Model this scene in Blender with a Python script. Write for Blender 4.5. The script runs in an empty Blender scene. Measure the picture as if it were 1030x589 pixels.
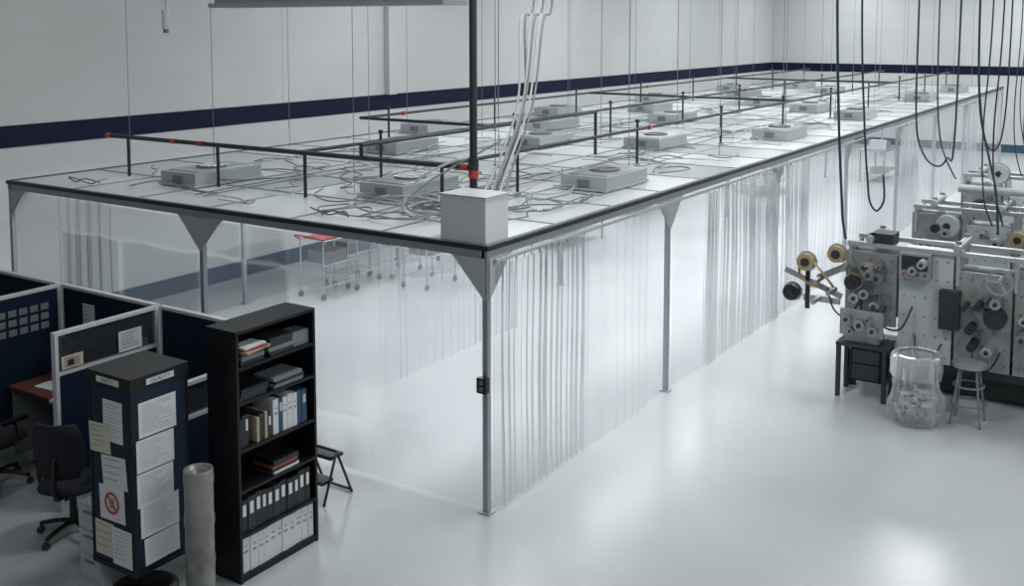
import bpy, math, random
from mathutils import Vector, Matrix, noise
random.seed(7)
R=random.Random(11)
sc=bpy.context.scene
sc.view_settings.view_transform='Standard'

# ------------------------------------------------ materials
def mat(name,col,rough=.5,metal=0,noise=0,nscale=8,emit=0,coat=0,spec=.5,bump=0):
    m=bpy.data.materials.new(name); m.use_nodes=True
    nt=m.node_tree; b=nt.nodes['Principled BSDF']
    c=(*col,1)
    b.inputs['Base Color'].default_value=c
    b.inputs['Roughness'].default_value=rough
    b.inputs['Metallic'].default_value=metal
    b.inputs['Specular IOR Level'].default_value=spec
    if coat: 
        b.inputs['Coat Weight'].default_value=coat; b.inputs['Coat Roughness'].default_value=.08
    if noise or bump:
        tc=nt.nodes.new('ShaderNodeTexCoord'); n=nt.nodes.new('ShaderNodeTexNoise')
        n.inputs['Scale'].default_value=nscale; n.inputs['Detail'].default_value=5
        nt.links.new(tc.outputs['Object'],n.inputs['Vector'])
        if noise:
            r=nt.nodes.new('ShaderNodeMapRange')
            r.inputs['From Min'].default_value=.3; r.inputs['From Max'].default_value=.7
            r.inputs['To Min'].default_value=1-noise; r.inputs['To Max'].default_value=1+noise
            nt.links.new(n.outputs['Fac'],r.inputs['Value'])
            mx=nt.nodes.new('ShaderNodeVectorMath'); mx.operation='SCALE'
            mx.inputs[0].default_value=col
            nt.links.new(r.outputs['Result'],mx.inputs['Scale'])
            nt.links.new(mx.outputs['Vector'],b.inputs['Base Color'])
        if bump:
            bp=nt.nodes.new('ShaderNodeBump'); bp.inputs['Strength'].default_value=bump
            bp.inputs['Distance'].default_value=.02
            nt.links.new(n.outputs['Fac'],bp.inputs['Height']); nt.links.new(bp.outputs['Normal'],b.inputs['Normal'])
    if emit:
        b.inputs['Emission Color'].default_value=c; b.inputs['Emission Strength'].default_value=emit
    return m

def vinyl(name,white,tint=(.965,.975,.98),rough=.12,gloss=1.0,nscale=1.2,bump=.12,edge=0):
    """clear plastic film: haze grows with the optical path at grazing angles"""
    m=bpy.data.materials.new(name); m.use_nodes=True
    nt=m.node_tree; N=nt.nodes; L=nt.links
    for n in list(N):
        if n.type!='OUTPUT_MATERIAL': N.remove(n)
    out=[n for n in N if n.type=='OUTPUT_MATERIAL'][0]
    tr=N.new('ShaderNodeBsdfTransparent'); tr.inputs['Color'].default_value=(*tint,1)
    df=N.new('ShaderNodeBsdfDiffuse'); df.inputs['Color'].default_value=(.84,.87,.89,1)
    tl=N.new('ShaderNodeBsdfTranslucent'); tl.inputs['Color'].default_value=(.84,.87,.89,1)
    a=N.new('ShaderNodeMixShader'); a.inputs[0].default_value=.45
    L.new(df.outputs[0],a.inputs[1]); L.new(tl.outputs[0],a.inputs[2])
    b=N.new('ShaderNodeMixShader')
    tc=N.new('ShaderNodeTexCoord'); mp=N.new('ShaderNodeMapping'); mp.inputs['Scale'].default_value=(1,1,.25)
    no=N.new('ShaderNodeTexNoise'); no.inputs['Scale'].default_value=nscale; no.inputs['Detail'].default_value=3
    L.new(tc.outputs['Object'],mp.inputs[0]); L.new(mp.outputs[0],no.inputs['Vector'])
    mr=N.new('ShaderNodeMapRange'); mr.inputs['From Min'].default_value=.3; mr.inputs['From Max'].default_value=.7
    mr.inputs['To Min'].default_value=white*.7; mr.inputs['To Max'].default_value=white*1.3
    L.new(no.outputs['Fac'],mr.inputs['Value'])
    if edge:
        lw=N.new('ShaderNodeLayerWeight'); lw.inputs['Blend'].default_value=.5
        pw=N.new('ShaderNodeMath'); pw.operation='POWER'; pw.inputs[1].default_value=2.2; L.new(lw.outputs['Facing'],pw.inputs[0])
        ma=N.new('ShaderNodeMath'); ma.operation='MULTIPLY_ADD'; ma.inputs[1].default_value=edge; ma.use_clamp=True
        L.new(pw.outputs[0],ma.inputs[0]); L.new(mr.outputs[0],ma.inputs[2]); L.new(ma.outputs[0],b.inputs[0])
    else: L.new(mr.outputs[0],b.inputs[0])
    L.new(tr.outputs[0],b.inputs[1]); L.new(a.outputs[0],b.inputs[2])
    g=N.new('ShaderNodeBsdfGlossy'); g.inputs['Roughness'].default_value=rough
    fr=N.new('ShaderNodeFresnel'); fr.inputs['IOR'].default_value=1.35
    ml=N.new('ShaderNodeMath'); ml.operation='MULTIPLY'; ml.inputs[1].default_value=gloss
    L.new(fr.outputs[0],ml.inputs[0])
    if bump:
        bp=N.new('ShaderNodeBump'); bp.inputs['Strength'].default_value=bump; bp.inputs['Distance'].default_value=.05
        L.new(no.outputs['Fac'],bp.inputs['Height']); L.new(bp.outputs[0],g.inputs['Normal'])
    c=N.new('ShaderNodeMixShader'); L.new(ml.outputs[0],c.inputs[0]); L.new(b.outputs[0],c.inputs[1]); L.new(g.outputs[0],c.inputs[2])
    L.new(c.outputs[0],out.inputs[0])
    return m

M={}
M['wall']=mat('painted_block_wall',(.55,.565,.56),.7,noise=.04,nscale=.6)
M['joint']=mat('wall_joint',(.50,.515,.51),.8)
M['navy']=mat('navy_stripe_paint',(.004,.007,.032),.6,spec=.2)
M['navybase']=mat('navy_baseboard_paint',(.025,.07,.11),.5)
M['floor']=mat('epoxy_floor',(.45,.475,.485),.25,noise=.06,nscale=.5,spec=.55)
M['ceil']=mat('ceiling_deck',(.25,.26,.27),.8)
M['white']=mat('white_paint',(.66,.68,.69),.45)
M['panelA']=mat('roof_panel_white',(.66,.70,.71),.3)
M['panelB']=mat('roof_panel_grey',(.52,.57,.585),.22)
M['panelC']=mat('roof_panel_bright',(.75,.79,.80),.28)
M['grid']=mat('roof_grid',(.27,.30,.32),.4)
M['alu']=mat('aluminium',(.48,.51,.53),.35,metal=.7)
M['steel']=mat('steel',(.40,.42,.44),.3,metal=.85)
M['frame']=mat('galv_frame',(.33,.36,.39),.4,metal=.3)
M['ltgrey']=mat('light_grey_metal',(.44,.475,.49),.4)
M['ffu']=mat('filter_unit_metal',(.40,.435,.45),.4,metal=.2)
M['mach']=mat('machine_plate',(.30,.31,.31),.4,metal=.35,noise=.12,nscale=5)
M['grey']=mat('mid_grey',(.17,.19,.205),.5)
M['dark']=mat('dark_metal',(.02,.024,.028),.45)
M['black']=mat('black_laminate',(.005,.006,.008),.4,spec=.35)
M['blackpl']=mat('black_plastic',(.008,.009,.011),.35)
M['fabric']=mat('navy_fabric',(.006,.016,.038),.9,noise=.2,nscale=40,spec=.2)
M['chairf']=mat('chair_fabric',(.012,.014,.02),.9,noise=.2,nscale=40)
M['towernavy']=mat('tower_navy',(.005,.017,.038),.5,spec=.3)
M['trim']=mat('white_trim',(.58,.60,.61),.4)
M['red']=mat('red_paint',(.45,.05,.03),.4)
M['hose']=mat('hose_blue',(.01,.04,.06),.4)
M['cable']=mat('grey_cable',(.22,.24,.25),.5)
M['wcable']=mat('white_cable',(.50,.52,.53),.5)
M['paper']=mat('paper',(.64,.66,.66),.7,noise=.03,nscale=10)
M['paper2']=mat('paper_cream',(.57,.54,.44),.7)
M['ink']=mat('ink_grey',(.26,.27,.28),.8)
M['inkblue']=mat('ink_blue',(.16,.25,.36),.8)
M['kraft']=mat('kraft_tape',(.36,.27,.15),.45,noise=.1,nscale=30)
M['wood']=mat('desk_wood',(.13,.05,.03),.4,noise=.2,nscale=12)
M['bblue']=mat('binder_blue',(.015,.06,.12),.45)
M['bwhite']=mat('binder_white',(.58,.60,.62),.45)
M['bred']=mat('book_red',(.28,.05,.04),.5)
M['btan']=mat('book_tan',(.40,.32,.22),.5)
M['screen']=mat('screen',(.02,.025,.03),.1)
M['foil']=mat('rolled_film',(.20,.20,.19),.3,noise=.35,nscale=6,bump=.5)
M['vclear']=vinyl('clear_vinyl',.06,gloss=.4,rough=.08,bump=.03)
M['vpleat']=vinyl('strip_vinyl',.17,rough=.15,nscale=2.5,gloss=.8,edge=.5)
M['vsoft']=vinyl('soft_vinyl',.09,rough=.13,gloss=.6,edge=.3)
M['bag']=vinyl('clear_bag_plastic',.24,rough=.3,nscale=6,gloss=.7,bump=.3,edge=.5)
M['pane']=vinyl('window_pane',.05,tint=(.6,.65,.68),rough=.05,bump=0)

# ------------------------------------------------ mesh builder
class MB:
    def __init__(s): s.v=[];s.f=[];s.m=[];s.sm=[];s.mats=[]
    def mi(s,k):
        if k not in s.mats: s.mats.append(k)
        return s.mats.index(k)
    def add(s,vs,fs,k,smooth=False):
        o=len(s.v); s.v+= [tuple(v) for v in vs]; i=s.mi(k)
        for f in fs: s.f.append(tuple(o+j for j in f)); s.m.append(i); s.sm.append(smooth)
    def box(s,x0,x1,y0,y1,z0,z1,k,rot=0,piv=None,tilt=None):
        vs=[Vector((x,y,z)) for z in (z0,z1) for y in (y0,y1) for x in (x0,x1)]
        if rot or tilt:
            c=Vector(piv) if piv else Vector(((x0+x1)/2,(y0+y1)/2,(z0+z1)/2))
            Rm=Matrix.Rotation(rot,3,'Z')
            if tilt: Rm=Rm@Matrix.Rotation(tilt[1],3,tilt[0])
            vs=[c+Rm@(v-c) for v in vs]
        s.add(vs,[(0,2,3,1),(4,5,7,6),(0,1,5,4),(2,6,7,3),(0,4,6,2),(1,3,7,5)],k)
    def cyl(s,p0,p1,r,k,n=16,r2=None,cap=True):
        p0=Vector(p0);p1=Vector(p1);r2=r if r2 is None else r2
        d=(p1-p0).normalized(); a=d.orthogonal().normalized(); b=d.cross(a)
        vs=[];
        for p,rr in ((p0,r),(p1,r2)):
            for i in range(n):
                t=2*math.pi*i/n; vs.append(p+rr*(math.cos(t)*a+math.sin(t)*b))
        s.add(vs,[(i,(i+1)%n,n+(i+1)%n,n+i) for i in range(n)],k,True)
        if cap:
            s.add(vs[:n],[tuple(reversed(range(n)))],k); s.add(vs[n:],[tuple(range(n))],k)
    def ring(s,p0,p1,r,ri,k,n=24):
        p0=Vector(p0);p1=Vector(p1);d=(p1-p0).normalized(); a=d.orthogonal().normalized(); b=d.cross(a)
        vs=[]
        for p,rr in ((p0,r),(p1,r),(p1,ri),(p0,ri)):
            for i in range(n):
                t=2*math.pi*i/n; vs.append(p+rr*(math.cos(t)*a+math.sin(t)*b))
        fs=[]
        for q in range(4):
            w=(q+1)%4
            for i in range(n): fs.append((q*n+i,q*n+(i+1)%n,w*n+(i+1)%n,w*n+i))
        s.add(vs,fs,k,False)
    def tube(s,pts,r,k,n=8,sub=6):
        P=[Vector(p) for p in pts]
        if sub>1 and len(P)>2:
            Q=[]
            for i in range(len(P)-1):
                a=P[max(i-1,0)];b=P[i];c=P[i+1];d=P[min(i+2,len(P)-1)]
                for j in range(sub):
                    t=j/sub
                    Q.append(.5*((2*b)+(c-a)*t+(2*a-5*b+4*c-d)*t*t+(3*b-a-3*c+d)*t**3))
            Q.append(P[-1]); P=Q
        vs=[];prev=None
        for i,p in enumerate(P):
            d=(P[min(i+1,len(P)-1)]-P[max(i-1,0)])
            d=d.normalized() if d.length>1e-9 else Vector((0,0,1))
            if prev is None: a=d.orthogonal().normalized()
            else:
                a=prev-d*prev.dot(d); a=a.normalized() if a.length>1e-6 else d.orthogonal().normalized()
            prev=a;b=d.cross(a)
            for j in range(n):
                t=2*math.pi*j/n; vs.append(p+r*(math.cos(t)*a+math.sin(t)*b))
        fs=[(i*n+j,i*n+(j+1)%n,(i+1)*n+(j+1)%n,(i+1)*n+j) for i in range(len(P)-1) for j in range(n)]
        fs+= [tuple(reversed(range(n))),tuple((len(P)-1)*n+j for j in range(n))]
        s.add(vs,fs,k,True)
    def lathe(s,c,prof,k,n=24,wob=None):
        vs=[]
        for (r,z) in prof:
            for i in range(n):
                t=2*math.pi*i/n; rr=r*(wob(t,z) if wob else 1)
                vs.append((c[0]+rr*math.cos(t),c[1]+rr*math.sin(t),c[2]+z))
        s.add(vs,[(i*n+j,i*n+(j+1)%n,(i+1)*n+(j+1)%n,(i+1)*n+j) for i in range(len(prof)-1) for j in range(n)],k,True)
    def quad(s,a,b,c,d,k): s.add([a,b,c,d],[(0,1,2,3)],k)
    def make(s,name,bevel=0,origin=None):
        me=bpy.data.meshes.new(name)
        o=Vector(origin) if origin else Vector((0,0,0))
        me.from_pydata([Vector(v)-o for v in s.v],[],s.f); 
        for k in s.mats: me.materials.append(M[k])
        for i,p in enumerate(me.polygons): p.material_index=s.m[i]; p.use_smooth=s.sm[i]
        me.update()
        ob=bpy.data.objects.new(name,me); sc.collection.objects.link(ob); ob.location=o
        if bevel:
            bv=ob.modifiers.new('bevel','BEVEL'); bv.width=bevel; bv.segments=2; bv.limit_method='ANGLE'
        return ob

H=2.44; X0,Y0=7.54,5.18; X1,Y1=37.0,12.46; BAY=3.82
WY=13.9; FX=40.0; CZ=7.6
# ------------------------------------------------ shell
b=MB(); b.box(-6,FX,-13,WY,-.1,0,'floor'); b.make('floor')
b=MB(); b.box(-6,FX,-13,WY,CZ,CZ+.1,'ceil'); b.make('ceiling')
b=MB(); b.box(-6,FX+.2,WY,WY+.2,0,CZ,'wall'); b.make('wall_left')
b=MB(); b.box(FX,FX+.2,-13,WY,0,CZ,'wall'); b.make('wall_far')
b=MB(); b.box(-6,FX+.2,-13.2,-13,0,CZ,'wall'); b.make('wall_right')
b=MB(); b.box(-6.2,-6,-13,WY,0,CZ,'wall'); b.make('wall_back')
b=MB(); b.box(-6,FX,WY-.012,WY,2.69,3.0,'navy'); b.make('trim_1')
b=MB(); b.box(FX-.012,FX,-13,WY-.012,2.69,3.0,'navy'); b.make('trim_2')
b=MB(); b.box(-6,FX,WY-.015,WY,0,.28,'navybase'); b.make('baseboard_left')
b=MB(); b.box(FX-.015,FX,-13,WY-.015,0,.28,'navybase'); b.make('baseboard_far')
b=MB()
for z in (3.62,4.24,4.86,5.48,6.1,6.7):
    b.box(-6,FX,WY-.004,WY,z,z+.012,'joint'); b.box(FX-.004,FX,-13,WY,z,z+.012,'joint')
for i in range(7):
    x=1.5+i*6.1; b.box(x,x+.012,WY-.004,WY,3.0,CZ,'joint')
b.make('trim_3')
b=MB()
b.box(16.55,16.80,WY-.14,WY-.013,3.0,CZ,'wall')
b.make('wall_pilaster')

# ------------------------------------------------ clean room frame
b=MB()
def post(x,y,z1=H-.06,s=.027): b.box(x-s,x+s,y-s,y+s,0,z1,'frame'); b.box(x-.06,x+.06,y-.06,y+.06,0,.012,'frame')
nb=int((X1-X0)/BAY)
xs=[X0+i*BAY for i in range(nb)]+[X1]
ys=[Y0,8.9,Y1]
for x in xs:
    post(x,Y0); post(x,Y1)
post(X0,ys[1]); post(X1,ys[1])
for x in xs[2::2]: post(x,ys[1])
for y in (Y0,Y1): b.box(X0-.03,X1+.03,y-.03,y+.03,H-.10,H-.005,'frame')
for x in (X0,X1): b.box(x-.03,x+.03,Y0,Y1,H-.10,H-.005,'frame')
for y in (Y0-.045,Y1+.03): b.box(X0-.045,X1+.045,y,y+.015,H-.03,H+.012,'dark')
for x in (X0-.045,X1+.03): b.box(x,x+.015,Y0-.03,Y1+.03,H-.03,H+.012,'dark')
def gus(x,y,d,ax):
    t=.004;c=x if ax=='x' else y; x1=c+d*.36
    pts=[(c,H-.1),(x1,H-.1),(x1-d*.05,H-.14),(c,H-.48)]
    if ax=='x': vs=[(p[0],y-t,p[1]) for p in pts]+[(p[0],y+t,p[1]) for p in pts]
    else: vs=[(x-t,p[0],p[1]) for p in pts]+[(x+t,p[0],p[1]) for p in pts]
    b.add(vs,[(0,1,2,3),(7,6,5,4),(0,4,5,1),(1,5,6,2),(2,6,7,3),(3,7,4,0)],'ltgrey')
for x in xs:
    for y in (Y0-.034,Y1-.034):
        if x<X1: gus(x,y,1,'x')
        if x>X0: gus(x,y,-1,'x')
gus(X0-.034,Y0,1,'y'); gus(X0-.034,ys[1],1,'y'); gus(X0-.034,ys[1],-1,'y'); gus(X0-.034,Y1,-1,'y')
b.box(X0+.05,X1-.05,Y0-.078,Y0-.050,H-.145,H-.115,'ltgrey')
b.make('cleanroom_frame')
b=MB()
px=1.22;py=(Y1-Y0-.06)/6
nx=int((X1-X0)/px)
px=(X1-X0-.06)/nx
for i in range(nx):
    for j in range(6):
        x=X0+.03+i*px; y=Y0+.03+j*py
        b.box(x+.015,x+px-.015,y+.015,y+py-.015,H-.04,H,R.choice(['panelA','panelA','panelB','panelC']))
for i in range(nx+1):
    x=X0+.03+i*px; b.box(x-.016,x+.016,Y0+.03,Y1-.03,H-.045,H+.008,'grid')
for j in range(7):
    y=Y0+.03+j*py; b.box(X0+.03,X1-.03,y-.016,y+.016,H-.046,H+.009,'grid')
b.make('cleanroom_roof')

# ------------------------------------------------ curtains
def curtain(name,axis,a0,a1,fix,amp,wl,k,z0=.03,z1=H-.13,seed=0,reg=.15):
    step=wl/10
    n=max(2,int((a1-a0)/step)); nz=5
    ph=0;xs_=[];off=[]
    for i in range(n+1):
        a=a0+(a1-a0)*i/n; xs_.append(a)
        ph+= step/wl*2*math.pi*(1+reg*math.sin(a*2.3+seed)+reg*.7*math.sin(a*5.1))
        off.append(amp*(math.sin(ph)*(1+.3*math.sin(a*7.7))+.25*math.sin(ph*.37+seed)+.15*math.sin(2.1*ph)))
    b=MB();vs=[]
    for q in range(nz+1):
        z=z0+(z1-z0)*q/nz; s_=1.15-.3*q/nz
        for i in range(n+1):
            o=off[i]*s_+ .008*math.sin(a0+q*1.1+xs_[i]*2)*(amp>.004)
            if axis=='x': vs.append((xs_[i],fix+o,z))
            else: vs.append((fix+o,xs_[i],z))
    W=n+1
    b.add(vs,[(q*W+i,q*W+i+1,(q+1)*W+i+1,(q+1)*W+i) for q in range(nz) for i in range(n)],k,True)
    if k=='vpleat':
        for i in range(0,n,10):
            p=vs[nz*W+i]; b.cyl((p[0],p[1],z1-.005),(p[0],p[1],z1+.045),.004,'dark',5)
    return b.make(name)
sd=1
segs=[(7.60,9.25,'P'),(9.2,10.7,'S'),(10.65,11.30,'C'),(11.42,12.42,'C'),(12.40,15.16,'P'),
      (15.26,16.6,'P'),(16.5,19.0,'S'),(19.0,20.5,'S'),(20.5,22.8,'C'),(22.8,24.6,'P'),(24.6,27.4,'S'),(27.4,30.4,'S'),(30.4,32.0,'P'),(32.0,36.95,'S')]
for a0,a1,t in segs:
    if t=='P': curtain('strip_curtain','x',a0,a1,Y0-.066,.027,.115,'vpleat',seed=sd,z1=H-.17)
    elif t=='S': curtain('vinyl_curtain','x',a0,a1,Y0-.055,.013,.24,'vsoft',seed=sd,reg=.35)
    else: curtain('vinyl_curtain','x',a0,a1,Y0-.045,.005,.5,'vclear',seed=sd)
    sd+=1
curtain('vinyl_curtain','y',Y0+.05,ys[1]-.05,X0,.003,.9,'vclear',seed=20)
curtain('vinyl_curtain','y',ys[1]+.05,Y1-.05,X0,.003,.9,'vclear',seed=21)
curtain('strip_curtain','y',Y1-1.8,Y1-.8,X0+.12,.02,.2,'vsoft',seed=22)
curtain('vinyl_curtain','x',X0+.1,X1-.1,Y1,.006,.8,'vclear',seed=23)
curtain('strip_curtain','x',9.5,12.6,8.1,.024,.14,'vsoft',seed=24)

b=MB(); b.box(X0-.09,X0-.03,Y0-.05,Y0+.05,1.13,1.27,'blackpl'); b.box(X0-.095,X0-.09,Y0-.02,Y0+.02,1.15,1.19,'grey');b.box(X0-.095,X0-.09,Y0-.02,Y0+.02,1.21,1.25,'grey')
b.make('power_outlet_box',.005)

# ------------------------------------------------ FFUs
def ffu(x,y,s=1.0):
    b=MB(); w,d,h=.56,.33,.17
    z=H+.012
    b.box(x-w,x+w,y-d,y+d,z,z+.03,'ffu')
    b.box(x-w*.95,x+w*.95,y-d*.95,y+d*.95,z+.03,z+h,'ffu')
    b.box(x-w*.8,x+w*.8,y-d*.8,y+d*.8,z+h,z+h+.012,'alu')
    b.ring((x,y,z+h+.012),(x,y,z+h+.035),.19,.15,'grey',20); b.cyl((x,y,z+h+.012),(x,y,z+h+.02),.15,'dark',20)
    for q in range(-2,3): b.box(x-.18,x+.18,y+q*.06-.004,y+q*.06+.004,z+h+.03,z+h+.038,'steel')
    b.box(x-w*.98,x-w*.95,y-.08,y+.08,z+.05,z+.13,'grey')
    return b.make('fan_filter_unit',.006)
for p in [(11.3,6.0),(17.9,6.05),(22.6,6.0),(29,6.0),(33.5,6.0),(8.9,10.3),(12.8,10.4),(17.2,10.3),(22,10.5),(28,10.5),(33,10.5),
          (9.5,7.6),(14.6,8.95),(19.8,8.95),(25.4,9.0),(31,9.0),(15.4,11.8),(20,11.8),(25,11.8),(30.5,11.8),(15.5,7.3),(24,7.4)]:
    ffu(*p)
b=MB(); b.box(X0+.03,X0+.40,Y0+.03,Y0+.53,H+.01,H+.42,'white'); b.box(X0+.02,X0+.41,Y0+.02,Y0+.54,H+.42,H+.435,'ltgrey')
b.make('electrical_junction_box',.006)

# ------------------------------------------------ sprinkler pipes
b=MB(); PZ=2.95
def pipe(p0,p1,r=.024,k='dark'): b.cyl(p0,p1,r,k,12)
def red(p,ax): 
    p=Vector(p); a=Vector(ax)*.04; b.cyl(p-a,p+a,.034,'red',12)
pipe((8.65,6.1,PZ),(8.65,12.0,PZ),.028)
for y in (6.5,8.55,11.0): pipe((8.65 if y<11 else 12.5,y,PZ),(35.5,y,PZ),.022)
pipe((12.5,8.55,PZ),(12.5,11,PZ)); pipe((20,6.5,PZ),(20,11,PZ)); pipe((28,6.5,PZ),(28,11,PZ))
pipe((8.65,7.6,PZ),(8.65,7.6,PZ+.14)); pipe((8.65,7.6,PZ+.14),(14,7.6,PZ+.14),.02); pipe((14,7.6,PZ+.14),(14,7.6,H))
for y in (6.5,8.45,9.9,11.6): pipe((8.65,y,H),(8.65,y,PZ+.02),.02); 
red((8.65,12.0,PZ),(0,1,0)); red((8.65,10.7,PZ),(0,1,0)); red((8.65,10.2,PZ),(0,1,0)); red((8.65,6.2,PZ),(0,1,0))
for y in (6.5,8.55,11.0):
    for i in range(9):
        x=10.1+i*3.1
        if y==11 and x<12.5: continue
        pipe((x,y,H),(x,y,PZ+.12),.018); b.cyl((x,y,PZ+.10),(x,y,PZ+.14),.03,'dark',10); b.cyl((x,y,H+.005),(x,y,H+.03),.05,'ltgrey',10)
        if i%3==1: red((x+.4,y,PZ),(1,0,0))
b.cyl((8.65,6.1,H+.05),(8.65,6.1,CZ),.04,'dark',16)
b.cyl((8.65,6.1,PZ-.10),(8.65,6.1,PZ-.02),.052,'red',16); b.cyl((8.65,6.1,PZ-.02),(8.65,6.1,PZ+.1),.055,'dark',16)
b.make('sprinkler_pipe')

b=MB()
for i in range(10):
    for y in (6.0,8.2,10.6,12.3):
        x=8.9+i*3.05+(.3 if y>8 else 0)
        b.cyl((x,y,H),(x,y,CZ),.0045,'grey',6); b.cyl((x,y,H+.3),(x,y,H+.42),.013,'ltgrey',6)
b.make('roof_suspension_cables')

b=MB()
for i in range(6):
    o=i*.035; e=R.uniform(-.1,.1)
    b.tube([(9.6+o,5.95-o,CZ),(9.5+o,5.95-o,4.8),(9.35+o,5.98-o,4.45),(9.2+e*.6,5.9-o,3.6),(8.8+e,5.9-o,2.95),(8.45+e,5.9-o*1.5,2.62),(8.1,5.85-o,2.5+.05*(i%2)),(8.0,5.45+o,2.6)],.012,'cable' if i%2 else 'wcable',8)
b.tube([(8.3,6.0,3.1),(8.1,6.35,2.9),(8.0,6.5,2.6),(8.15,6.3,2.48),(8.3,5.9,2.5)],.012,'wcable',8)
b.tube([(9.0,6.0,3.2),(8.4,6.5,2.8),(8.2,6.6,2.55),(8.5,6.3,2.48),(8.8,6.9,2.47)],.012,'cable',8)
b.make('conduit_bundle')
b=MB()
def squig(x,y,L,k,r=.009,sp=.33):
    pts=[];ang=R.uniform(0,6.28)
    px_,py_=x,y
    for i in range(L):
        ang+=R.uniform(-1.2,1.7)
        px_+=math.cos(ang)*sp; py_+=math.sin(ang)*sp*.9
        px_=min(max(px_,X0+.3),X1-.3);py_=min(max(py_,Y0+.4),Y1-.3)
        pts.append((px_,py_,H+.022+R.uniform(0,.07)))
    b.tube(pts,r,k,6,5)
for x,y,n in [(8.4,6.6,12),(8.3,7.2,10),(9.2,6.4,10),(9.0,8.6,10),(8.1,9.2,8),(8.6,6.3,10),(9.6,7.4,10),(8.2,6.9,10),(10.8,6.8,9),(12.4,6.2,9),(13,7.5,9),(14.5,6.4,8),(16.5,6.8,8),(19,6.6,8),(8.2,11,8),(10.4,9.6,10),(13.4,10,9),(17,9.6,8),(21,7,8),(24,6.6,8),(11.5,8.2,9),(15,9.2,8),(10.2,6.3,9),(10.5,8.9,9),(11.9,9.5,9),(26,8,9),(29,7,9),(18,8,9),(22,9,9)]:
    for d in range(3): squig(x+.1*d,y-.1*d,n-d*2,R.choice(['cable','wcable','cable','grey']))
for y in (6.9,9.4):
    b.tube([(8+i*1.5,y+.08*math.sin(i*2.1),H+.025) for i in range(18)],.009,'cable',6,4)
    b.tube([(8+i*1.5,y+.15+.1*math.sin(i*1.3),H+.025) for i in range(18)],.009,'grey',6,4)
b.make('roof_cables')

# ------------------------------------------------ lights
def area(name,x,y,z,sx,sy,p,col=(.96,.985,1)):
    l=bpy.data.lights.new(name,'AREA'); l.shape='RECTANGLE'; l.size=sx; l.size_y=sy; l.energy=p; l.color=col
    o=bpy.data.objects.new(name,l); sc.collection.objects.link(o); o.location=(x,y,z); return o
PW={(1,4.45):65,(8.2,10.4):55,(8.2,4.45):150,(1,-1.5):100,(15.5,10.4):155}
for x in (1,8.2,15.5,22.8,30,37):
    for y in (-8,-1.5,4.45,10.4):
        if (x,y)==(1,10.4): continue
        b=MB(); b.box(-1.26,1.26,-.42,.42,.03,.12,'ltgrey'); b.cyl((-.9,0,.12),(-.9,0,.9),.008,'grey',6); b.cyl((.9,0,.12),(.9,0,.9),.008,'grey',6)
        o=b.make('high_bay_light'); o.location=(x,y,6.7)
        l=area('lamp',0,0,.02,2.45,.8,PW.get((x,y),185)); l.parent=o
for i in range(9):
    for y in (6.5,9.5,11.7):
        x=9.4+i*3.2
        b=MB(); b.box(-1.45,1.45,-.22,.22,0,.02,'white'); o=b.make('ceiling_light_panel'); o.location=(x,y,H-.068)
        l=area('lamp',0,0,-.01,2.85,.4,38); l.parent=o
b=MB(); b.box(5.9,6.1,4.4,6.75,4.57,4.67,'ltgrey'); b.box(5.85,6.15,4.38,6.77,4.535,4.57,'ltgrey'); b.cyl((6,4.9,4.67),(6,4.9,CZ),.005,'grey',6); b.cyl((6,6.3,4.67),(6,6.3,CZ),.005,'grey',6)
b.make('strip_light_fixture',.005)

# ------------------------------------------------ bookcase
bx0,bx1,by0,by1,bh=5.46,6.33,6.10,6.44,2.03
b=MB()
b.box(bx0,bx0+.025,by0,by1,0,bh,'black'); b.box(bx1-.025,bx1,by0,by1,0,bh,'black')
b.box(bx0+.025,bx1-.025,by1-.012,by1,0,bh,'black')
SH=[.06,.385,.75,1.08,1.46,1.74,2.005]
for z in SH: b.box(bx0+.025,bx1-.025,by0+.002,by1-.012,z-.025 if z<2 else z,z if z<2 else bh,'black')
b.box(bx0+.025,bx1-.025,by0+.01,by0+.02,0,.035,'black')
b.make('bookcase')
b=MB()
def binders(z,x,x1,hs,ws,ks,lab=True):
    while x<x1-.02:
        w=R.choice(ws); 
        if x+w>x1: break
        h=R.choice(hs); kk=R.choice(ks); y=by0+.02+R.uniform(0,.01)
        b.box(x,x+w-.003,y,y+.24,z+.001,z+h,kk)
        if lab and w>.03:
            if kk=='bwhite': b.box(x+w*.25,x+w*.75,y-.002,y,z+h*.55,z+h*.62,'ink'); b.box(x+w*.3,x+w*.7,y-.002,y,z+h*.72,z+h*.76,'ink')
            elif kk in('blackpl','dark'): b.box(x+w*.25,x+w*.75,y-.002,y,z+h*.5,z+h*.85,'paper')
            elif R.random()<.4: b.box(x+w*.25,x+w*.75,y-.002,y,z+h*.6,z+h*.85,'ltgrey')
        x+=w
binders(SH[0],bx0+.04,bx1-.03,[.29,.28],[.075,.085,.06],['bwhite'])
binders(SH[1],bx0+.04,bx1-.06,[.29,.28,.27],[.06,.075,.07],['blackpl','blackpl','dark'])
binders(SH[3],bx0+.04,bx0+.16,[.26,.24],[.03,.04],['bblue','blackpl'])
binders(SH[3],bx0+.22,bx0+.40,[.2,.22],[.03,.04],['btan','dark','grey'])
binders(SH[3],bx0+.40,bx1-.04,[.29,.28],[.06,.05],['bblue','bblue','bwhite'])
def stack(z,x0,x1,ks,t=.02):
    for kk in ks:
        d=R.uniform(-.015,.015); b.box(x0+d,x1+d,by0+.02,by0+.26,z+.001,z+t,kk); z+=t
stack(SH[2],bx0+.38,bx0+.66,['paper','blackpl','bred','dark','blackpl'],.022)
stack(SH[4],bx0+.05,bx0+.33,['dark','dark','blackpl'],.03)
stack(SH[4],bx0+.42,bx0+.74,['grey','dark','grey'],.028)
stack(SH[5],bx0+.36,bx0+.62,['dark','grey','dark','dark'],.035)
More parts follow.
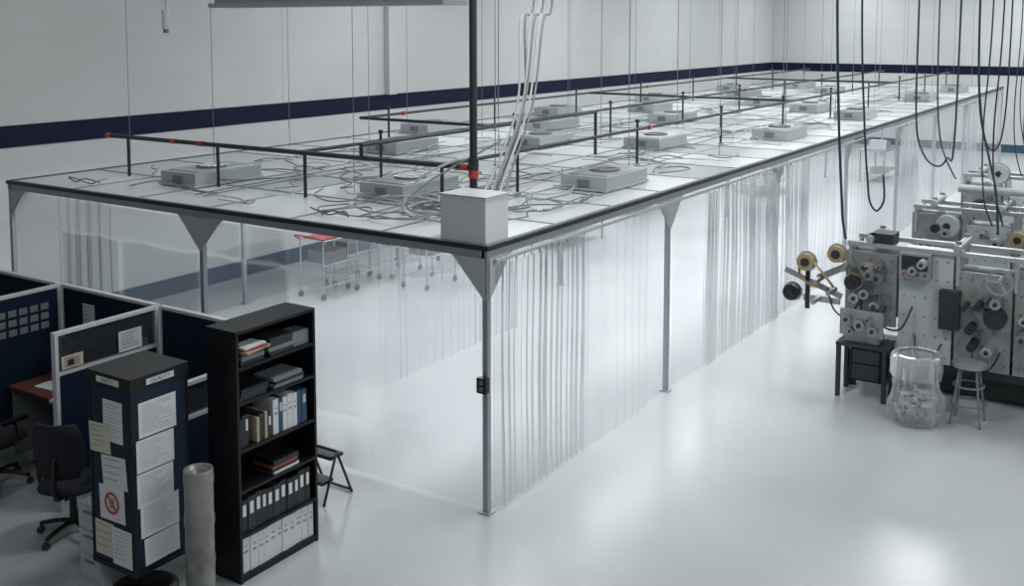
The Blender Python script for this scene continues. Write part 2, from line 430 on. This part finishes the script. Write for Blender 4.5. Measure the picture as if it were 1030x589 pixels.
stack(SH[5],bx0+.06,bx0+.3,['dark','grey','dark'],.035)
b.box(bx0+.64,bx1-.04,by0+.04,by0+.2,SH[5]+.001,SH[5]+.12,'grey')
b.box(bx0+.05,bx0+.33,by0-.04,by0+.16,SH[5]+.107,SH[5]+.122,'btan',rot=.15); b.box(bx0+.07,bx0+.3,by0-.03,by0+.14,SH[5]+.123,SH[5]+.137,'bred',rot=-.1); b.box(bx0+.06,bx0+.3,by0-.02,by0+.14,SH[5]+.138,SH[5]+.15,'paper',rot=.1)
b.make('books_and_binders')

# ------------------------------------------------ notice tower
tx0,tx1,ty0,ty1,tz0,tz1=4.75,5.26,6.44,6.94,.30,1.80
b=MB()
b.box(tx0,tx1,ty0,ty1,tz0,tz1-.10,'towernavy')
b.box(tx0-.012,tx1+.012,ty0-.012,ty1+.012,tz1-.10,tz1,'black')
for x in (tx0-.006,tx1-.014):
    for y in (ty0-.006,ty1-.014): b.box(x,x+.02,y,y+.02,tz0,tz1-.1,'black')
b.box(tx0-.008,tx1+.008,ty0-.008,ty1+.008,tz0-.02,tz0+.02,'black')
cx,cy=(tx0+tx1)/2,(ty0+ty1)/2
b.cyl((cx,cy,.04),(cx,cy,tz0-.02),.05,'black'); b.lathe((cx,cy,0),[(0,.05),(.2,.05),(.26,.02),(.26,0),(0,0)],'black',32)
def paper(b,face,s0,s1,z0,z1,k='paper',n=9,rot=0,off=.003,ink='ink'):
    cs,cz=(s0+s1)/2,(z0+z1)/2
    def P(s,z,o):
        ds,dz=s-cs,z-cz; s2=cs+ds*math.cos(rot)-dz*math.sin(rot); z2=cz+ds*math.sin(rot)+dz*math.cos(rot)
        return (tx0-o-.001,ty1-s2,z2) if face=='L' else (tx0+s2,ty0-o-.001,z2)
    b.quad(P(s0,z0,off),P(s1,z0,off),P(s1,z1,off),P(s0,z1,off),k)
    w=s1-s0;h=z1-z0; th=.014*h if n>5 else .03*h
    for i in range(n):
        zz=z1-h*(.1+.82*i/n); e=R.uniform(.5,.92) 
        b.quad(P(s0+w*.08,zz-th,off+.001),P(s0+w*e,zz-th,off+.001),P(s0+w*e,zz,off+.001),P(s0+w*.08,zz,off+.001),ink)
paper(b,'L',.17,.40,1.28,1.60,'paper',10)
paper(b,'L',.0,.25,1.17,1.40,'paper2',5,.05,.006)
paper(b,'L',.14,.43,.92,1.17,'paper',4,.08,.004)
paper(b,'L',.10,.40,.66,.93,'paper',0,.03,.006)
paper(b,'L',.03,.25,.36,.63,'paper2',4); paper(b,'L',.24,.47,.33,.62,'paper',7,0,.006,'inkblue')
yy=ty1-.25; b.ring((tx0-.009,yy,.80),(tx0-.012,yy,.80),.085,.065,'red')
b.box(tx0-.012,tx0-.009,yy-.07,yy+.07,.793,.807,'red',tilt=('X',.8)); b.box(tx0-.0115,tx0-.009,yy-.03,yy+.03,.76,.84,'ink')
paper(b,'R',.06,.40,1.33,1.60,'paper',14); paper(b,'R',.03,.37,1.07,1.32,'paper',12,0,.006)
paper(b,'R',.03,.36,.80,1.06,'paper',13); paper(b,'R',.05,.40,.56,.82,'paper',14,0,.006); paper(b,'R',.08,.40,.34,.55,'paper',8,.03,.004,'inkblue')
b.box(tx0-.016,tx0-.012,ty0+.12,ty1-.12,tz1-.075,tz1-.03,'paper'); b.box(tx0+.13,tx1-.13,ty0-.016,ty0-.012,tz1-.075,tz1-.03,'paper')
tw=b.make('notice_board_tower')
def text(s,loc,rot,size,par,k='black'):
    c=bpy.data.curves.new('label_text','FONT'); c.body=s; c.size=size; c.align_x='CENTER'; c.align_y='CENTER'; c.materials.append(M[k])
    o=bpy.data.objects.new('label_text',c); sc.collection.objects.link(o); o.location=loc; o.rotation_euler=rot; o.parent=par
text('QUALITY',((tx0+tx1)/2,ty0-.018,tz1-.053),(math.pi/2,0,0),.045,tw)
text('SAFETY',(tx0-.018,(ty0+ty1)/2,tz1-.053),(math.pi/2,0,-math.pi/2),.045,tw)

b=MB(); c=(5.10,6.14,0)
prof=[(0,.0),(.105,.0)]
for i in range(30):
    z=.03+i*.035; prof.append((.108+(.006 if i%9 in (0,1) else 0),z))
prof+=[(.111,1.07),(.085,1.07),(.083,.85),(.06,1.05),(.055,1.05),(.05,.8),(0,.8)]
b.lathe(c,prof,'foil',32,wob=lambda t,z:1+.012*math.sin(3*t+z*4))
b.make('film_roll')

b=MB(); b.box(4.84,5.28,6.98,7.26,0,.64,'ltgrey')
for z in (.04,.24,.44): b.box(4.83,4.84,6.99,7.25,z,z+.18,'ltgrey'); b.box(4.82,4.83,7.06,7.18,z+.13,z+.15,'grey')
b.make('file_cabinet',.006)

# ------------------------------------------------ cubicles
def panel(b,ax,a0,a1,f,z1,glass=None,k='fabric'):
    def B(p,q,z0,zz,kk,t=.025):
        if ax=='x': b.box(p,q,f-t,f+t,z0,zz,kk)
        else: b.box(f-t,f+t,p,q,z0,zz,kk)
    B(a0,a1,z1-.03,z1,'trim',.03); B(a0,a0+.035,0,z1-.03,'trim',.03); B(a1-.035,a1,0,z1-.03,'trim',.03)
    B(a0+.035,a1-.035,0,.08,'trim',.025)
    if glass:
        B(a0+.035,a1-.035,.08,glass,k); B(a0+.035,a1-.035,glass,glass+.03,'trim',.028); B(a0+.035,a1-.035,glass+.03,z1-.03,'pane',.004)
    else: B(a0+.035,a1-.035,.08,z1-.03,k)
b=MB()
for y0,y1 in ((6.98,8.42),(8.48,10.02),(10.08,11.5),(11.5,12.9)): panel(b,'y',y0,y1,6.6,1.65)
panel(b,'x',5.44,6.565,8.45,1.65,1.25); panel(b,'x',5.2,6.565,10.05,1.65)
panel(b,'x',5.36,6.565,6.95,1.42,1.1)
panel(b,'x',4.1,5.14,10.05,1.65)
def pin(x0,x1,y,z0,z1,k='paper',n=6):
    b.quad((x0,y,z0),(x1,y,z0),(x1,y,z1),(x0,y,z1),k)
    for i in range(n):
        zz=z1-(z1-z0)*(.12+.8*i/n); e=R.uniform(.5,.9)
        b.quad((x0+(x1-x0)*.1,y-.001,zz-.008),(x0+(x1-x0)*e,y-.001,zz-.008),(x0+(x1-x0)*e,y-.001,zz),(x0+(x1-x0)*.1,y-.001,zz),'ink')
def piny(y0,y1,x,z0,z1,k='paper',n=6):
    b.quad((x,y1,z0),(x,y0,z0),(x,y0,z1),(x,y1,z1),k)
    for i in range(n):
        zz=z1-(z1-z0)*(.12+.8*i/n); e=R.uniform(.5,.9)
        b.quad((x-.001,y1-.02,zz-.008),(x-.001,y1-(y1-y0)*e,zz-.008),(x-.001,y1-(y1-y0)*e,zz),(x-.001,y1-.02,zz),'ink')
piny(9.45,9.65,6.57,1.28,1.5,'paper',4); piny(8.6,8.85,6.57,1.12,1.3)
pin(5.50,5.72,8.42,1.30,1.42,'paper2',3); b.box(5.54,5.68,8.414,8.418,1.32,1.40,'btan'); b.box(5.56,5.62,8.41,8.414,1.33,1.38,'dark'); pin(6.1,6.36,8.42,1.3,1.5); pin(5.55,5.8,10.02,1.05,1.35)
for i in range(5):
    for j in range(3): pin(5.85+i*.12,5.94+i*.12,10.02,1.22+j*.1,1.29+j*.1,'grey',1)
pin(5.42,5.6,6.92,1.18,1.36,'paper',4)
b.make('cubicle_partition')
b=MB()
b.box(5.92,6.55,8.50,10.0,.70,.735,'wood'); b.box(5.95,6.5,8.52,8.55,0,.70,'grey'); b.box(5.95,6.5,9.95,9.98,0,.70,'grey'); b.box(6.48,6.5,8.55,9.95,.3,.7,'grey')
b.box(5.95,6.4,8.6,9.0,.02,.66,'dark')
b.box(5.94,5.95,8.62,8.98,.04,.33,'black'); b.box(5.94,5.95,8.62,8.98,.35,.64,'black')
b.make('office_desk',.004)
b=MB()
for x,y,r in ((6.1,8.8,.2),(6.2,9.2,-.3),(6.0,9.1,.5),(6.15,9.6,.1)): b.box(x-.1,x+.1,y-.14,y+.14,.737,.745+R.uniform(0,.02),'paper',rot=r)
b.make('paper_stacks')
b=MB()
b.box(6.34,6.37,9.2,9.7,.86,1.18,'blackpl'); b.box(6.335,6.34,9.22,9.68,.88,1.16,'screen'); b.box(6.36,6.39,9.42,9.48,.74,.95,'blackpl'); b.box(6.28,6.46,9.33,9.57,.737,.75,'blackpl')
b.make('computer_monitor',.003)
b=MB(); b.box(5.95,6.55,7.05,8.38,.70,.735,'wood'); b.box(5.98,6.5,7.1,7.55,.02,.69,'dark'); b.box(5.97,5.98,7.12,7.53,.05,.33,'black'); b.box(5.97,5.98,7.12,7.53,.36,.66,'black'); b.box(5.98,6.5,8.33,8.36,0,.70,'grey')
b.make('office_desk',.004)
def chair(x,y,rot):
    b=MB()
    for i in range(5):
        t=i*2*math.pi/5+.3; e=(.30*math.cos(t),.30*math.sin(t))
        b.tube([(0,0,.13),(e[0]*.5,e[1]*.5,.12),(e[0],e[1],.085)],.02,'blackpl',8,3)
        b.cyl((e[0]-.02*math.sin(t),e[1]+.02*math.cos(t),.03),(e[0]+.02*math.sin(t),e[1]-.02*math.cos(t),.03),.03,'dark',12)
    b.cyl((0,0,.1),(0,0,.43),.03,'dark')
    prof=[(0,.43),(.20,.43),(.245,.45),(.255,.475),(.24,.50),(.15,.515),(0,.51)]
    b.lathe((0,0,0),prof,'chairf',28,wob=lambda t,z:1/max(abs(math.cos(t))**3+abs(math.sin(t))**3,.3)**(1/3))
    vs=[];nu,nv=8,6
    for s_ in (0,1):
        for j in range(nv+1):
            for i in range(nu+1):
                u=i/nu*2-1; v=j/nv; w=.22*(1-.25*abs(v*2-1)**3)
                vs.append((-.24+.06*u*u-.05*v-.03*s_+.02*math.sin(v*3),u*w,.60+v*.48))
    W=nu+1;K=(nv+1)*W;fs=[]
    for j in range(nv):
        for i in range(nu):
            fs.append((j*W+i,j*W+i+1,(j+1)*W+i+1,(j+1)*W+i)); fs.append((K+j*W+i,K+(j+1)*W+i,K+(j+1)*W+i+1,K+j*W+i+1))
    for i in range(nu): fs.append((i,K+i,K+i+1,i+1)); a=nv*W; fs.append((a+i,a+i+1,K+a+i+1,K+a+i))
    for j in range(nv): fs.append((j*W,(j+1)*W,K+(j+1)*W,K+j*W)); a=nu; fs.append((j*W+a,K+j*W+a,K+(j+1)*W+a,(j+1)*W+a))
    b.add(vs,fs,'chairf',True)
    b.tube([(-.05,0,.42),(-.26,0,.43),(-.30,0,.6),(-.29,0,.8)],.022,'blackpl',8,4)
    for s_ in (-1,1):
        b.tube([(0,.2*s_,.44),(0,.29*s_,.46),(0,.30*s_,.62),(-.02,.30*s_,.68)],.015,'blackpl',8,4)
        b.box(-.14,.12,.30*s_-.03,.30*s_+.03,.68,.71,'blackpl')
    o=b.make('office_chair'); o.location=(x,y,0); o.rotation_euler[2]=rot
chair(5.25,7.95,.5); chair(5.45,9.45,.1)

b=MB()
for y in (6.50,6.84):
    b.tube([(6.82,y,0),(7.0,y,.46)],.013,'dark',8,1); b.tube([(7.2,y,0),(7.0,y,.46)],.013,'dark',8,1)
b.cyl((7.0,6.50,.46),(7.0,6.84,.46),.013,'dark',8); b.cyl((7.2,6.50,.02),(7.2,6.84,.02),.012,'dark',8)
b.box(6.93,7.10,6.51,6.83,.39,.42,'black'); b.box(6.81,6.96,6.51,6.83,.19,.22,'black')
b.make('step_stool')

# ------------------------------------------------ items inside clean room
def cart(x,y,col,h=.95):
    b=MB(); 
    for dx in (-.4,.4):
        for dy in (-.25,.25):
            b.cyl((dx,dy,.1),(dx,dy,h),.014,'alu',8); b.cyl((dx,dy-.015,.05),(dx,dy+.015,.05),.05,'grey',12)
    for z in (.2,.55,h):
        for dy in (-.25,.25): b.cyl((-.4,dy,z),(.4,dy,z),.01,'alu',6)
        for i in range(9): b.cyl((-.4+.1*i,-.25,z),(-.4+.1*i,.25,z),.006,'alu',5)
    b.box(-.36,.36,-.22,.22,h+.01,h+.03,col); b.box(-.3,.2,-.2,.2,.56,.75,'grey')
    b.tube([(-.4,-.25,h),(-.52,-.25,h+.08),(-.52,.25,h+.08),(-.4,.25,h)],.013,'bred',8,4)
    o=b.make('wire_shelf_cart'); o.location=(x,y,0)
cart(12.6,11.8,'bred'); cart(14.3,11.8,'grey',1.2); cart(15.9,11.5,'steel',1.0); cart(14.0,10.8,'steel',.8); cart(13.4,12.0,'grey',1.3)
def table(x,y,l=1.8):
    b=MB(); b.box(-l/2,l/2,-.38,.38,.88,.91,'steel')
    for dx in (-l/2+.05,l/2-.05):
        for dy in (-.33,.33): b.cyl((dx,dy,0),(dx,dy,.88),.02,'steel',10)
    b.box(-l/2+.05,l/2-.05,-.33,.33,.25,.27,'steel'); b.box(-.5,-.1,-.2,.2,.91,1.15,'bwhite'); b.box(.2,.6,-.15,.2,.91,1.05,'grey')
    o=b.make('stainless_work_table'); o.location=(x,y,0)
for p in ((18.2,10.5),(22.5,11),(27,9.5),(31,7.5)): table(*p)

# ------------------------------------------------ converting machines
def reel(b,x0,y,z,r,ri,k,w=.10,core='dark'):
    b.ring((x0,y,z),(x0-w,y,z),r,ri,k,32); b.cyl((x0+.05,y,z),(x0-w-.02,y,z),ri*.9,core,20); b.ring((x0+.005,y,z),(x0+.0,y,z),r+.02,ri,'alu',32)
def press(L,seed,top=1.75,hood=False):
    """web converting press, length L along -y from origin, operator face toward -x"""
    rr=random.Random(seed); b=MB()
    b.box(.05,.9,-L,0,.35,.45,'dark')
    for yy in (-.08,-L*.5,-L+.08):
        for xx in (.1,.85): b.box(xx-.05,xx+.05,yy-.05,yy+.05,.03,.35,'dark'); b.cyl((xx,yy,0),(xx,yy,.03),.06,'dark',12)
    b.box(.3,.8,-L+.1,-.3,.05,.33,'dark')
    n=int(L/.62)
    for i in range(n):
        y1=-i*L/n; y0=y1-L/n+.03; h=top-rr.uniform(0,.3); zb=.45 if i else .8
        pk='mach' if i!=1 else 'ltgrey'
        b.box(.02,.06,y0,y1,zb,h,pk); b.box(.5,.54,y0,y1,zb,h-.1,'mach')
        for z in (zb+.15,h-.12): b.cyl((.06,(y0+y1)/2,z),(.5,(y0+y1)/2,z),.02,'steel',8)
        for a in range(5):
            for c_ in range(6):
                zz=zb+.08+c_*(h-zb-.16)/5; y_=y0+.06+a*(y1-y0-.12)/4
                b.cyl((.014,y_,zz),(.0205,y_,zz),.009,'dark',6)
        nr=2 if i==1 else 7
        for q in range(nr):
            ry=rr.uniform(y0+.1,y1-.1); rz=rr.uniform(zb+.2,h-.1) if i!=1 else h-.08-.1*q; r=rr.choice([.03,.04,.05,.06])
            l=rr.uniform(.15,.3); kk=rr.choice(['steel','grey','dark','alu','dark'])
            b.cyl((.02,ry,rz),(-l,ry,rz),r,kk,20); b.cyl((-l,ry,rz),(-l-.03,ry,rz),r*.4,'dark',12)
            b.box(-.02,.02,ry-.06,ry+.06,rz-.09,rz-.05,'grey')
        b.box(.56,.85,y0+.08,y1-.08,zb+.1,h-.25,'grey')
        my=(y0+y1)/2; b.cyl((.2,my,zb+.2),(.45,my,zb+.2),.1,'dark',18)
        b.tube([(.0,my+.1,zb+.3),(-.12,my+.05,zb+.1),(-.08,my-.1,zb+.05),(0,my-.2,zb+.25)],.01,rr.choice(['blackpl','hose']),6,5)
        b.cyl((.3,y0+.02,h-.02),(.3,y1-.02,h-.02),.05,rr.choice(['ltgrey','alu']),16)
    b.box(-.02,.06,-L,-.02,top+.0,top+.05,'alu'); b.box(.5,.58,-L,-.02,top,top+.05,'alu')
    for i in range(n+1):
        yy=-.05-i*(L-.1)/n; b.box(0,.56,yy-.02,yy+.02,top-.35,top,'alu')
    for i in range(5):
        yy=-.3-i*(L-.5)/4; b.cyl((-.1,yy,top+.1),(.62,yy,top+.1),.045,rr.choice(['ltgrey','alu','dark']),18); b.box(.0,.04,yy-.03,yy+.03,top+.05,top+.17,'grey'); b.box(.52,.56,yy-.03,yy+.03,top+.05,top+.17,'grey')
    if hood:
        b.cyl((.35,-.55,top+.28),(.35,-L*.55,top+.28),.055,'ltgrey',20)
        for yy in (-.6,-L*.3,-L*.5): b.cyl((.35,yy,top),(.35,yy,top+.24),.015,'steel',8)
    return b
b=press(4.4,3)
b.box(-.06,-.02,-.15,.35,1.38,1.46,'mach',tilt=('X',-.5)); b.box(-.06,-.02,.0,.75,1.20,1.27,'mach',tilt=('X',.35))
b.box(-.05,0,.05,.5,1.0,1.07,'alu'); b.box(-.06,-.02,.42,.47,.9,1.5,'dark')
reel(b,-.07,.45,1.50,.105,.055,'kraft'); reel(b,-.07,.08,1.64,.10,.055,'kraft'); reel(b,-.07,.62,1.10,.10,.04,'blackpl'); reel(b,-.07,-.12,1.32,.09,.04,'dark')
reel(b,-.1,-.3,1.5,.07,.035,'kraft')
for yy,zz in ((.28,1.3),(.12,1.18),(.3,1.05),(-.05,1.5)): b.cyl((.0,yy,zz),(-.3,yy,zz),.03,'steel',14)
def web(pts,x0,x1,k):
    vs=[];[vs.extend([(x0,p[0],p[1]),(x1,p[0],p[1])]) for p in pts]
    b.add(vs,[(2*i,2*i+1,2*i+3,2*i+2) for i in range(len(pts)-1)],k,True)
web([(.42,1.60),(.3,1.45),(.18,1.32),(.1,1.22)],-.17,-.08,'kraft'); web([(.08,1.74),(-.05,1.6),(-.07,1.45),(-.2,1.4)],-.17,-.08,'kraft')
web([(.54,1.5),(.52,1.3),(.35,1.2),(.2,1.2),(.1,1.3)],-.17,-.08,'kraft')
b.box(-.12,.02,-1.0,-.65,1.45,1.75,'mach'); b.box(-.125,-.12,-.97,-.68,1.55,1.72,'screen')
for i in range(4): b.cyl((-.12,-.7-i*.08,1.5),(-.135,-.7-i*.08,1.5),.014,'red' if i==0 else 'dark',10)
b.box(.0,.3,-.55,-.3,1.78,1.92,'dark')
b.box(-.1,.02,-1.32,-1.1,.9,1.35,'dark'); b.box(-.08,.02,-2.3,-1.95,.6,.95,'grey')
b.ring((-.2,-1.75,1.55),(-.23,-1.75,1.55),.15,.12,'steel'); b.cyl((-.02,-1.75,1.55),(-.22,-1.75,1.55),.03,'steel')
for t in (0,2.09,4.19): b.cyl((-.215,-1.75,1.55),(-.215,-1.75+.13*math.cos(t),1.55+.13*math.sin(t)),.012,'steel',8)
b.cyl((-.0,-1.7,1.1),(-.12,-1.7,1.1),.12,'dark',28)
b.tube([(-.1,-.4,1.2),(-.25,-.5,.9),(-.2,-.7,.85),(-.05,-.8,1.1)],.012,'blackpl',8); b.tube([(-.1,-.2,1.1),(-.2,-.1,.9),(-.1,.1,.95),(-.05,.2,1.2)],.012,'hose',8)
o=b.make('label_converting_press'); o.location=(12.75,3.45,0)
b=press(4.0,8,1.8,True); reel(b,-.07,-.5,1.6,.15,.05,'ltgrey'); reel(b,-.07,-1.4,1.5,.11,.05,'kraft'); o=b.make('label_converting_press'); o.location=(15.6,3.3,0)
b=press(4.0,12,1.8); reel(b,-.07,-.6,1.9,.16,.05,'ltgrey'); o=b.make('label_converting_press'); o.location=(19.4,3.3,0)
b=MB()
b.box(12.3,12.72,2.83,3.42,.62,.66,'dark')
for x in (12.33,12.69):
    for y in (2.86,3.39): b.box(x-.025,x+.025,y-.025,y+.025,0,.62,'dark')
b.box(12.34,12.7,2.9,3.25,.22,.62,'fabric'); b.box(12.33,12.34,2.92,3.23,.24,.42,'dark'); b.box(12.33,12.34,2.92,3.23,.44,.60,'dark')
b.make('tool_table',.004)
b=MB(); b.box(12.4,12.68,2.95,3.35,.662,.74,'mach'); b.box(12.38,12.42,2.9,3.4,.74,1.05,'mach'); 
for y,z,r in ((3.3,.95,.05),(3.15,.9,.06),(3.0,.85,.05),(3.25,.82,.035),(3.05,.98,.03)): b.cyl((12.38,y,z),(12.26,y,z),r,'steel',18); b.cyl((12.26,y,z),(12.24,y,z),r*.5,'dark',12)
b.make('rewinder_unit',.003)
# waste bin with bag
b=MB(); c=(11.93,2.42,0)
def wb(t,z):
    k=.35+.65*min(1,abs(z-.74)*2.2)
    fold=.05*math.sin(9*t+2*noise.noise(Vector((math.cos(t)*1.5,math.sin(t)*1.5,z*2)))*3)+.03*math.sin(17*t+z*4)
    v=noise.noise(Vector((math.cos(t)*3,math.sin(t)*3,z*5)))*.16+noise.noise(Vector((math.cos(t)*8,math.sin(t)*8,z*12+4)))*.07
    return 1+(v+fold)*k
prof=[(0,.01),(.19,.01)]+[(.205+.07*math.exp(-((z-.24)/.25)**2),z) for z in [i*.035 for i in range(1,22)]]+[(.21,.77),(.235,.80),(.262,.77),(.27,.70),(.268,.62),(.272,.54)]
b.lathe(c,prof,'bag',80,wob=wb)
b.ring((c[0],c[1],.765),(c[0],c[1],.785),.205,.19,'grey',32)
for t in (0.5,2.6,4.7): b.cyl((c[0]+.18*math.cos(t),c[1]+.18*math.sin(t),0),(c[0]+.18*math.cos(t),c[1]+.18*math.sin(t),.77),.007,'ltgrey',8)
for i in range(90):
    t=R.uniform(0,6.28);r=R.uniform(0,.18);z=R.uniform(.05,.36)
    x,y=c[0]+r*math.cos(t),c[1]+r*math.sin(t)
    b.box(x-.05,x+.05,y-.006,y+.006,z,z+.04,R.choice(['bwhite','paper','paper2','ltgrey','grey']),rot=R.uniform(0,3),tilt=('X',R.uniform(-1,1)))
b.make('waste_bin_with_bag')
b=MB(); c=(12.25,1.93)
b.cyl((c[0],c[1],.64),(c[0],c[1],.68),.18,'mach',28)
for i in range(4):
    t=math.pi/4+i*math.pi/2; ct,st=math.cos(t),math.sin(t)
    b.cyl((c[0]+.12*ct,c[1]+.12*st,.64),(c[0]+.22*ct,c[1]+.22*st,0),.014,'grey',10)
for z,r in ((.22,.187),(.42,.155)): b.ring((c[0],c[1],z),(c[0],c[1],z+.018),r+.01,r-.006,'grey',28)
b.make('shop_stool')

# ------------------------------------------------ hoses from the ceiling
def hose(name,pts,r=.014,k='hose'):
    b=MB(); b.tube(pts,r,k,8,6); return b.make(name)
hose('air_hose',[(12.6,3.62,CZ),(12.6,3.6,5.0),(12.62,3.55,3.4),(12.66,3.5,2.4),(12.68,3.48,2.05),(12.72,3.45,1.82)],.016)
hose('air_hose',[(12.9,3.4,CZ),(12.9,3.38,4.6),(12.93,3.32,3.2),(12.96,3.27,2.5),(12.98,3.24,2.25),(13.0,3.16,2.15),(13.0,3.08,2.3),(13.0,3.1,2.6)],.013)
hose('air_hose',[(13.0,2.75,CZ),(13.0,2.75,4.5),(13.0,2.74,3.3),(12.98,2.65,2.9),(12.98,2.5,2.75),(12.98,2.38,2.85),(13.0,2.3,3.3),(13.0,2.28,CZ)],.011)
hose('air_hose',[(15.6,2.5,CZ),(15.6,2.5,4.4),(15.6,2.45,3.2),(15.6,2.3,2.7),(15.6,2.15,3.0),(15.6,2.1,4.5),(15.6,2.1,CZ)],.011)
hose('air_hose',[(16,3.1,CZ),(16,3.1,4.0),(16,3.05,2.9),(16,2.95,2.5),(16,2.8,2.2)],.011)
hose('air_hose',[(13.1,2.1,CZ),(13.1,2.1,4.4),(13.1,2.05,3.4),(13.1,1.95,2.9),(13.05,1.85,2.5),(13.0,1.8,2.0)],.013)
for i,(x,y) in enumerate([(13.2,2.0),(13.3,1.9),(15.9,1.9),(16,1.6),(18,2.3),(21,2.6)]):
    hose('drop_cable',[(x,y,CZ),(x+.03,y-.02,4.6),(x-.02,y+.03,3.2),(x,y,2.4+.1*(i%3)),(x+.05,y-.1,2.05)],.009,'blackpl' if i%2 else 'hose')
b=MB()
for x,y,z in ((15.8,1.75,2.6),(16.0,1.55,2.9)):
    b.cyl((x,y,z+.2),(x,y,CZ),.008,'dark',6); b.box(x-.08,x+.08,y-.06,y+.06,z,z+.2,'dark'); b.cyl((x,y,z-.05),(x,y,z),.03,'grey',10)
b.make('power_drop_box')
b=MB(); b.cyl((8.9,11.1,CZ),(8.9,11.1,4.6),.006,'grey',6); b.cyl((8.9,11.1,4.35),(8.9,11.1,4.6),.05,'ltgrey',14); b.cyl((8.9,11.1,4.3),(8.9,11.1,4.35),.035,'grey',14)
b.make('pendant_connector')

# ------------------------------------------------ world, camera
w=bpy.data.worlds.new('world'); sc.world=w; w.use_nodes=True
w.node_tree.nodes['Background'].inputs[0].default_value=(.6,.7,.8,1); w.node_tree.nodes['Background'].inputs[1].default_value=.1
cam=bpy.data.cameras.new('camera'); co=bpy.data.objects.new('camera',cam); sc.collection.objects.link(co)
th=math.radians(33.07); p=math.atan(93/1054)
f=Vector((math.cos(p)*math.cos(th),math.cos(p)*math.sin(th),-math.sin(p))); r=Vector((math.sin(th),-math.cos(th),0)); u=r.cross(f)
mw=Matrix((( r.x,u.x,-f.x,0),(r.y,u.y,-f.y,0),(r.z,u.z,-f.z,4.38),(0,0,0,1)))
co.matrix_world=mw
cam.sensor_width=36; cam.lens=36*1054/1030; cam.shift_y=-174.5/1030; cam.clip_end=200
sc.camera=co
